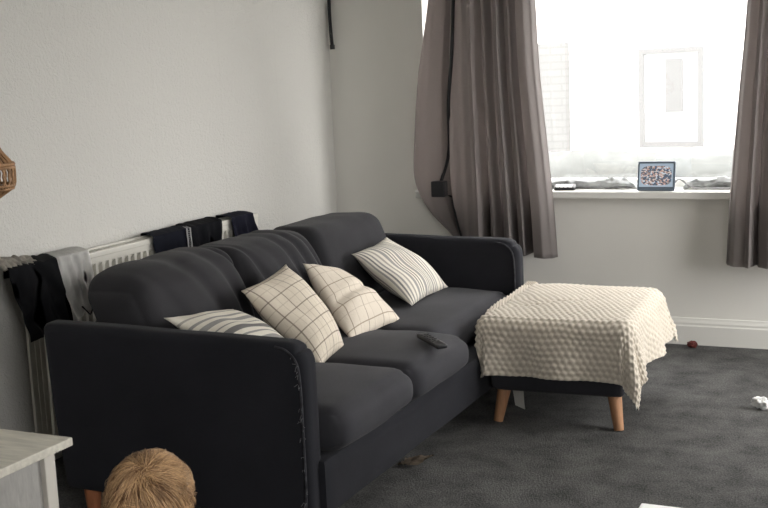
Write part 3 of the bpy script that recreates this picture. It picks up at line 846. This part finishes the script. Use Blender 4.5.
def crumple(name, x0, x1, seed, label, h):
    b = bmesh.new()
    def f(s, t):
        x = x0 + (x1 - x0) * s
        a = t * 2 * PI
        env = h * (.6 + .5 * fn((x * 4, 0, 0), 1.7, seed)) * (min(1, 8 * s) * min(1, 8 * (1 - s))) ** .5
        r1 = 1 + .45 * fn((x * 11, math.cos(a) * 1.6, math.sin(a) * 1.6), 1.6, seed) + .25 * fn((x * 30, math.cos(a) * 3, math.sin(a) * 3), 1.6, seed)
        return V((x, 5.835 + .040 * math.cos(a) * r1 + .012 * fn((x, 0, 0), 6, seed), .783 + max(0, env * (1 + math.sin(a) * r1) * .5)))
    grid(b, 110, 20, lambda s, t: f(t, s), closed_u=True) if False else grid(b, 20, 110, lambda s, t: f(t, s), closed_u=True)
    return tag(mesh_obj(name, b, NET, sharp=None), label, 'net curtain', 'net fabric on the sill')
crumple('net_curtain', -1.80, -1.30, 2, 'grey net fabric bunched on the sill left of the tablet display', .080)
crumple('net_curtain', -1.07, -.55, 7, 'grey net fabric bunched on the sill right of the tablet display', .090)
b = bmesh.new(); tube(b, smoothline([(-1.12, 5.79, .80), (-1.08, 5.76, .835), (-1.03, 5.765, .80), (-.97, 5.75, .789), (-.9, 5.76, .79), (-.82, 5.755, .79)], 6), .0045, 6)
tag(mesh_obj('power_cable', b, mat('grey_flex', (.25, .25, .25), .5)), 'grey power lead trailing from the right of the tablet display', 'cable')

# ------------------------------------------------------------------ rattan lamp at the left edge
lx, ly = -1.996, 2.0
lamp = empty('pendant_lamp', (lx, ly, 1.16), 'woven rattan pendant lamp shade at the left edge', 'lamp')
prof = [(1.345, .022), (1.30, .052), (1.268, .066), (1.235, .090), (1.21, .0925), (1.185, .0885), (1.165, .062), (1.155, .045)]
b = bmesh.new()
for k in range(30):
    a = 2 * PI * k / 30
    for da in (-.05, .05):
        tube(b, smoothline([(lx + r * math.cos(a + da * (1 if i % 2 else -.6)), ly + r * math.sin(a + da * (1 if i % 2 else -.6)), z) for i, (z, r) in enumerate(prof)], 3), .0028, 5)
for z, r, w in ((1.345, .024, .004), (1.30, .053, .003), (1.237, .091, .005), (1.230, .0925, .0035), (1.188, .0895, .004), (1.180, .087, .003), (1.155, .046, .004)):
    tube(b, [(lx + r * math.cos(2 * PI * k / 36), ly + r * math.sin(2 * PI * k / 36), z) for k in range(37)], w, 6, False)
mesh_obj('lamp_shade', b, RATTAN, lamp, sharp=None)
b = bmesh.new(); tube(b, [(lx, ly, 1.33), (lx, ly, ZC - .03)], .003, 8); mesh_obj('flex', b, DARKCORD, lamp)
b = bmesh.new(); tube(b, [(lx, ly, ZC - .03), (lx, ly, ZC)], [.045, .05], 20); mesh_obj('ceiling_rose', b, WHITE_PAINT, lamp)
b = bmesh.new(); tube(b, [(lx, ly, 1.36), (lx, ly, 1.29)], .018, 14); mesh_obj('lamp_holder', b, BLK, lamp)
b = bmesh.new(); bmesh.ops.create_uvsphere(b, u_segments=16, v_segments=10, radius=.03, matrix=Matrix.Translation((lx, ly, 1.262))); mesh_obj('bulb', b, mat('opal_glass', (.7, .68, .62), .3), lamp)

# ------------------------------------------------------------------ side table, lower left
tx1, ty1, tz = -2.098, 2.372, .455
tx0, ty0 = -2.62, 1.72
st = empty('side_table', ((tx0 + tx1) / 2, (ty0 + ty1) / 2, 0), 'whitewashed wooden side table with panelled sides at the lower left', 'table')
mesh_obj('table_top', BX((tx0, ty0, tz - .024), (tx1, ty1, tz), .003), TABLE_W, st, smooth=False)
lw = .042; ins = .036
for x in (tx0 + ins, tx1 - ins - lw):
    for y in (ty0 + ins, ty1 - ins - lw):
        mesh_obj('leg', BX((x, y, 0), (x + lw, y + lw, tz - .024), .003), TABLE_L, st, smooth=False)
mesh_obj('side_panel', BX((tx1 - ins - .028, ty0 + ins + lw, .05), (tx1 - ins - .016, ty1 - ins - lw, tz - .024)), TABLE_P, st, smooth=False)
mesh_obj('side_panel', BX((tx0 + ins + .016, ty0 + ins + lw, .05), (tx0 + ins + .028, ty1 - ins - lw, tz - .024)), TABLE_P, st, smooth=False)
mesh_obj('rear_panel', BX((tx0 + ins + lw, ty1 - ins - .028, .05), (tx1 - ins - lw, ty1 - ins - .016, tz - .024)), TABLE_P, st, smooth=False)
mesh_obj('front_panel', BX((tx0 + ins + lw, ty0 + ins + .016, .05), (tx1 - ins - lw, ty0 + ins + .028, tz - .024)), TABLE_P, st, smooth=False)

# coffee table, only its corner is in view
cx0, cy1, cz = -.551, 2.474, .42
ct = empty('coffee_table', (-.05, 2.15, 0), 'white table whose corner shows at the bottom edge', 'table')
mesh_obj('table_top', BX((cx0, 1.85, cz - .03), (.45, cy1, cz), .003), WHITE_TOP, ct, smooth=False)
for x in (cx0 + .02, .38):
    for y in (1.87, cy1 - .07): mesh_obj('leg', BX((x, y, 0), (x + .05, y + .05, cz - .03), .003), WHITE_TOP, ct, smooth=False)

# ------------------------------------------------------------------ odds and ends on the carpet
def blob(name, c, r, m, label, cat, sc=(1, 1, .7), amp=.35, seed=0):
    b = bmesh.new(); bmesh.ops.create_icosphere(b, subdivisions=4, radius=1)
    for v in b.verts:
        n = v.co.normalized(); k = 1 + amp * fn(n, 2.2, seed) + amp * .5 * fn(n, 5, seed)
        v.co = V((n.x * k * r * sc[0], n.y * k * r * sc[1], n.z * k * r * sc[2]))
    lo = min(v.co.z for v in b.verts)
    for v in b.verts: v.co += V(c) - V((0, 0, lo))
    return tag(mesh_obj(name, b, m, sharp=None), label, cat)
blob('crumpled_tissue', (-.555, 4.69, .001), .028, TISSUE, 'crumpled white tissue on the carpet at the right', 'tissue', (1.25, .9, .75), .6, 3)
blob('crumb', (-1.0, 5.66, .001), .019, REDB, 'small red-brown lump on the carpet by the skirting board', 'lump', (1.3, 1, .9), .3, 6)
b = bmesh.new(); grid(b, 14, 10, lambda s, t: V((-1.69 + .085 * t + .02 * s, 3.60 + .11 * s, .004 + .022 * abs(fn((s * 4, t * 3, 0), 1.2, 4)) + .012 * t)))
bmesh.ops.solidify(b, geom=b.faces[:], thickness=.004)
tag(mesh_obj('scrap_paper', b, BEIGE, sharp=None), 'crumpled tan paper scrap half under the front of the sofa', 'paper')

# ------------------------------------------------------------------ toddler, back to the camera
HC = V((-1.147, 1.47, .717))     # centre of the skull
def skin_chain(chains, voxel=None, sub=1, extra=None, root=0):
    """chains: lists of (point, radius); returns an evaluated bmesh of the grown surface"""
    out = bmesh.new()
    for ch in chains:
        me = bpy.data.meshes.new('tmp'); me.from_pydata([p for p, r in ch[0]], ch[1], [])
        o = bpy.data.objects.new('tmp', me); COL.objects.link(o)
        sk = o.modifiers.new('s', 'SKIN'); sk.use_smooth_shade = True
        if not me.skin_vertices: 
            bpy.context.view_layer.objects.active = o
        for i, (p, r) in enumerate(ch[0]):
            me.skin_vertices[0].data[i].radius = (r, r) if not isinstance(r, tuple) else r
        me.skin_vertices[0].data[0].use_root = True
        ss = o.modifiers.new('u', 'SUBSURF'); ss.levels = 2; ss.render_levels = 2
        dg = bpy.context.evaluated_depsgraph_get(); ev = o.evaluated_get(dg); m2 = ev.to_mesh()
        out.from_mesh(m2); ev.to_mesh_clear()
        bpy.data.objects.remove(o); bpy.data.meshes.remove(me)
    if extra: extra(out)
    if voxel:
        me = bpy.data.meshes.new('tmp'); out.to_mesh(me); out.free()
        o = bpy.data.objects.new('tmp', me); COL.objects.link(o)
        r = o.modifiers.new('r', 'REMESH'); r.mode = 'VOXEL'; r.voxel_size = voxel
        sm = o.modifiers.new('m', 'SMOOTH'); sm.iterations = 4; sm.factor = .5
        dg = bpy.context.evaluated_depsgraph_get(); ev = o.evaluated_get(dg); m2 = ev.to_mesh()
        out = bmesh.new(); out.from_mesh(m2); ev.to_mesh_clear()
        bpy.data.objects.remove(o); bpy.data.meshes.remove(me)
    return out
def ell(bm, c, r, rot=None, seg=24):
    m = Matrix.Translation(c) @ (rot if rot else Matrix.Identity(4)) @ Matrix.Diagonal((*r, 1))
    bmesh.ops.create_uvsphere(bm, u_segments=seg, v_segments=seg // 2 + 4, radius=1, matrix=m)
tx, ty = HC.x, HC.y - .015
def side(s):
    return s * 1.0
pelvis = V((tx, ty, .345))
bodyP = [(pelvis, .068), (V((tx, ty, .43)), .066), (V((tx, ty, .515)), .064), (V((tx, ty, .575)), .050), (V((tx, ty, .63)), .034)]
bodyE = [(0, 1), (1, 2), (2, 3), (3, 4)]
for s in (-1, 1):
    i = len(bodyP)
    bodyP += [(V((tx + s * .045, ty + .0, .29)), .048), (V((tx + s * .052, ty + .012, .18)), .034), (V((tx + s * .054, ty - .005, .10)), .029), (V((tx + s * .054, ty - .008, .035)), .023), (V((tx + s * .058, ty + .03, .022)), .022), (V((tx + s * .064, ty + .075, .016)), .016)]
    bodyE += [(0, i), (i, i + 1), (i + 1, i + 2), (i + 2, i + 3), (i + 3, i + 4), (i + 4, i + 5)]
hands = {}
for s in (-1, 1):
    i = len(bodyP)
    el = V((tx + s * .125, ty + .005, .435)); wr = V((tx + s * .128, ty + .075, .355))
    bodyP += [(V((tx + s * .082, ty, .565)), .031), (V((tx + s * .105, ty, .50)), .026), (el, .022), (wr, .0165), (wr + V((0, .016, -.018)), .018), (wr + V((0, .032, -.038)), .019)]
    bodyE += [(3, i), (i, i + 1), (i + 1, i + 2), (i + 2, i + 3), (i + 3, i + 4), (i + 4, i + 5)]
    hands[s] = wr
chains = [(bodyP, bodyE)]
for s, wr in hands.items():
    palm = wr + V((0, .026, -.031))
    for k, (off, L) in enumerate(((-.013, .028), (-.0045, .032), (.0045, .030), (.013, .024))):
        p0 = palm + V((s * off * .4, off + .002, -.004 - off * .2)); d1 = V((0, .45, -.9)).normalized(); d2 = V((-s * .45, .15, -.88)).normalized()
        chains.append(([(p0, .0072), (p0 + d1 * (L * .55 + .008), .0064), (p0 + d1 * (L * .55 + .008) + d2 * L * .35, .0060), (p0 + d1 * (L * .55 + .008) + d2 * L * .6, .0050)], [(0, 1), (1, 2), (2, 3)]))
    t0 = palm + V((-s * .004, .012, .006))
    chains.append(([(t0, .0078), (t0 + V((-s * .010, .016, -.006)), .0070), (t0 + V((-s * .012, .024, -.018)), .0058)], [(0, 1), (1, 2)]))
def head_bits(bm):
    ell(bm, HC, (.061, .076, .078)); ell(bm, HC + V((0, .016, -.040)), (.053, .057, .050))         # skull, jaw
    for s in (-1, 1):
        ell(bm, HC + V((s * .032, .043, -.044)), (.025, .025, .022))                                  # cheeks
        ell(bm, HC + V((s * .063, -.003, -.022)), (.009, .016, .023), Matrix.Rotation(s * .3, 4, 'Z'))  # ears
    ell(bm, HC + V((0, .079, -.030)), (.009, .011, .009)); ell(bm, HC + V((0, .074, -.018)), (.006, .008, .016))  # nose
    ell(bm, HC + V((0, .067, -.058)), (.017, .009, .005)); ell(bm, HC + V((0, .059, -.078)), (.018, .015, .012))  # mouth, chin
bm = skin_chain(chains, .004, extra=head_bits)
kid = mesh_obj('person', bm, SKIN, sharp=None, origin=(tx, ty, 0))
tag(kid, 'short blond toddler standing with back to the camera at the bottom left', 'person')
for s in (-1, 1):
    b = bmesh.new(); ell(b, HC + V((s * .026, .0655, -.016)), (.0085, .0055, .0070)); mesh_obj('eye', b, EYE, kid, sharp=None)
# shirt
P = [(V((tx, ty, .285)), .092), (V((tx, ty, .40)), .086), (V((tx, ty, .515)), .078), (V((tx, ty, .585)), .074), (V((tx, ty, .632)), .050)]; E = [(0, 1), (1, 2), (2, 3), (3, 4)]
for s in (-1, 1):
    i = len(P); P += [(V((tx + s * .084, ty, .562)), .041), (V((tx + s * .108, ty, .50)), .037), (V((tx + s * .117, ty + .002, .468)), .035)]; E += [(3, i), (i, i + 1), (i + 1, i + 2)]
mesh_obj('shirt', skin_chain([(P, E)], .005), SHIRT, kid, sharp=None)
P = [(V((tx, ty, .335)), .080), (V((tx, ty, .40)), .074)]; E = [(0, 1)]
for s in (-1, 1):
    i = len(P); P += [(V((tx + s * .046, ty, .285)), .056), (V((tx + s * .053, ty + .012, .18)), .044), (V((tx + s * .055, ty - .005, .10)), .038), (V((tx + s * .055, ty - .008, .058)), .033)]; E += [(0, i), (i, i + 1), (i + 1, i + 2), (i + 2, i + 3)]
mesh_obj('trousers', skin_chain([(P, E)], .005), JOGGERS, kid, sharp=None)
# hair: a cap under some thousands of locks that swirl out of the crown
def scalp(d, off=0.0):
    return HC + V((d.x * (.0625 + off), d.y * (.0775 + off), d.z * (.0795 + off)))
crown = V((.26, -.44, .86)).normalized()
hb = bmesh.new()
tint = hb.verts.layers.float.new('tint')
def hairline(d):   # below this the scalp ends
    return -.30 + .55 * sst(-.2, .75, d.y)
bmesh.ops.create_uvsphere(hb, u_segments=48, v_segments=32, radius=1)
kill = []
for v in hb.verts:
    d = v.co.normalized(); v[tint] = .08
    if d.z < hairline(d) - .02: kill.append(v)
    v.co = scalp(d, .002)
bmesh.ops.delete(hb, geom=kill, context='VERTS')
rnd = random.Random(3)
made = 0
while made < 9000:
    d = V((rnd.gauss(0, 1), rnd.gauss(0, 1), rnd.gauss(0, 1))).normalized()
    if d.z < hairline(d): continue
    made += 1
    away = (d - crown * d.dot(crown))
    ang = math.acos(max(-1, min(1, d.dot(crown))))
    if away.length < 1e-4: continue
    away.normalize(); tang = away - d * away.dot(d); tang.normalize()
    swirl = d.cross(tang)
    w = .9 * math.exp(-ang * 2.2)
    g = (tang + swirl * w + V((fn(d, 3, 1), fn(d, 3, 5), fn(d, 3, 9))) * 1.3).normalized()
    if ang < .25: g = (g + V((rnd.gauss(0, .6), rnd.gauss(0, .6), rnd.gauss(0, .6)))).normalized()
    L = rnd.uniform(.30, .52) * (1 - .35 * sst(.9, 2.0, ang))
    tv = min(1, max(0, .50 + .85 * fn(d, 6, 2) + rnd.gauss(0, .22)))
    r0 = rnd.uniform(.0004, .0008); ringp = None; cur = d.copy(); K = 5
    hgt = rnd.uniform(.002, .007) if rnd.random() < .8 else rnd.uniform(.005, .009)
    for k in range(K + 1):
        t = k / K
        c = scalp(cur, .001 + hgt * math.sin(min(1, t * 1.1) * PI * .62) + .002 * rnd.random())
        gg = (g - cur * g.dot(cur)).normalized(); sd = cur.cross(gg)
        rr = r0 * (1 - .8 * t) + .0001
        ring = [hb.verts.new(c + sd * rr), hb.verts.new(c + cur * rr * .9), hb.verts.new(c - sd * rr)]
        for v in ring: v[tint] = min(1, tv * (.75 + .4 * t))
        if ringp:
            for a_, b_ in ((0, 1), (1, 2), (2, 0)): hb.faces.new((ringp[a_], ringp[b_], ring[b_], ring[a_]))
        ringp = ring
        cur = (cur + gg * L / K).normalized()
mesh_obj('hair', hb, HAIR, kid, sharp=None)['label'] = 'tousled short blond hair'

# ------------------------------------------------------------------ light, sky, camera
W = bpy.data.worlds.new('sky'); S.world = W; W.use_nodes = True
bg = W.node_tree.nodes['Background']; bg.inputs['Color'].default_value = (1.0, .985, .965, 1); bg.inputs['Strength'].default_value = 9.0
def portal(loc, rot, sx, sy):
    l = bpy.data.lights.new('window_portal', 'AREA'); l.shape = 'RECTANGLE'; l.size = sx; l.size_y = sy
    l.cycles.is_portal = True
    o = bpy.data.objects.new('window_portal', l); COL.objects.link(o); o.location = loc; o.rotation_euler = rot
portal(((WX0 + WX1) / 2, YB + WT + .01, (WZ0 + WZ1) / 2), (-PI / 2, 0, 0), WX1 - WX0, WZ1 - WZ0)
for a_, b_, RZ0 in RWIN: portal((XR + .21, (a_ + b_) / 2, (RZ0 + RZ1) / 2), (0, PI / 2, 0), RZ1 - RZ0, b_ - a_)

R = Matrix(((0.9058614778, 0.4214157301, -0.0427055636), (-0.0263661619, 0.1567261630, 0.9872900968), (-0.4227526561, 0.8932220845, -0.1530833090)))
cam = bpy.data.cameras.new('camera'); cam.sensor_width = 36; cam.sensor_fit = 'HORIZONTAL'; cam.lens = 1140.09 / 768 * 36
cam.clip_start = .05; cam.clip_end = 200
co = bpy.data.objects.new('camera', cam); COL.objects.link(co)
m = Matrix.Identity(4)
for i in range(3):
    m[i][0] = R[0][i]; m[i][1] = R[1][i]; m[i][2] = -R[2][i]
m.translation = (0, 0, 1.4)
co.matrix_world = m
S.camera = co
S.view_settings.view_transform = 'Standard'; S.view_settings.look = 'None'
S.view_settings.gamma = 1; S.view_settings.use_curve_mapping = False
S.view_settings.exposure = .6
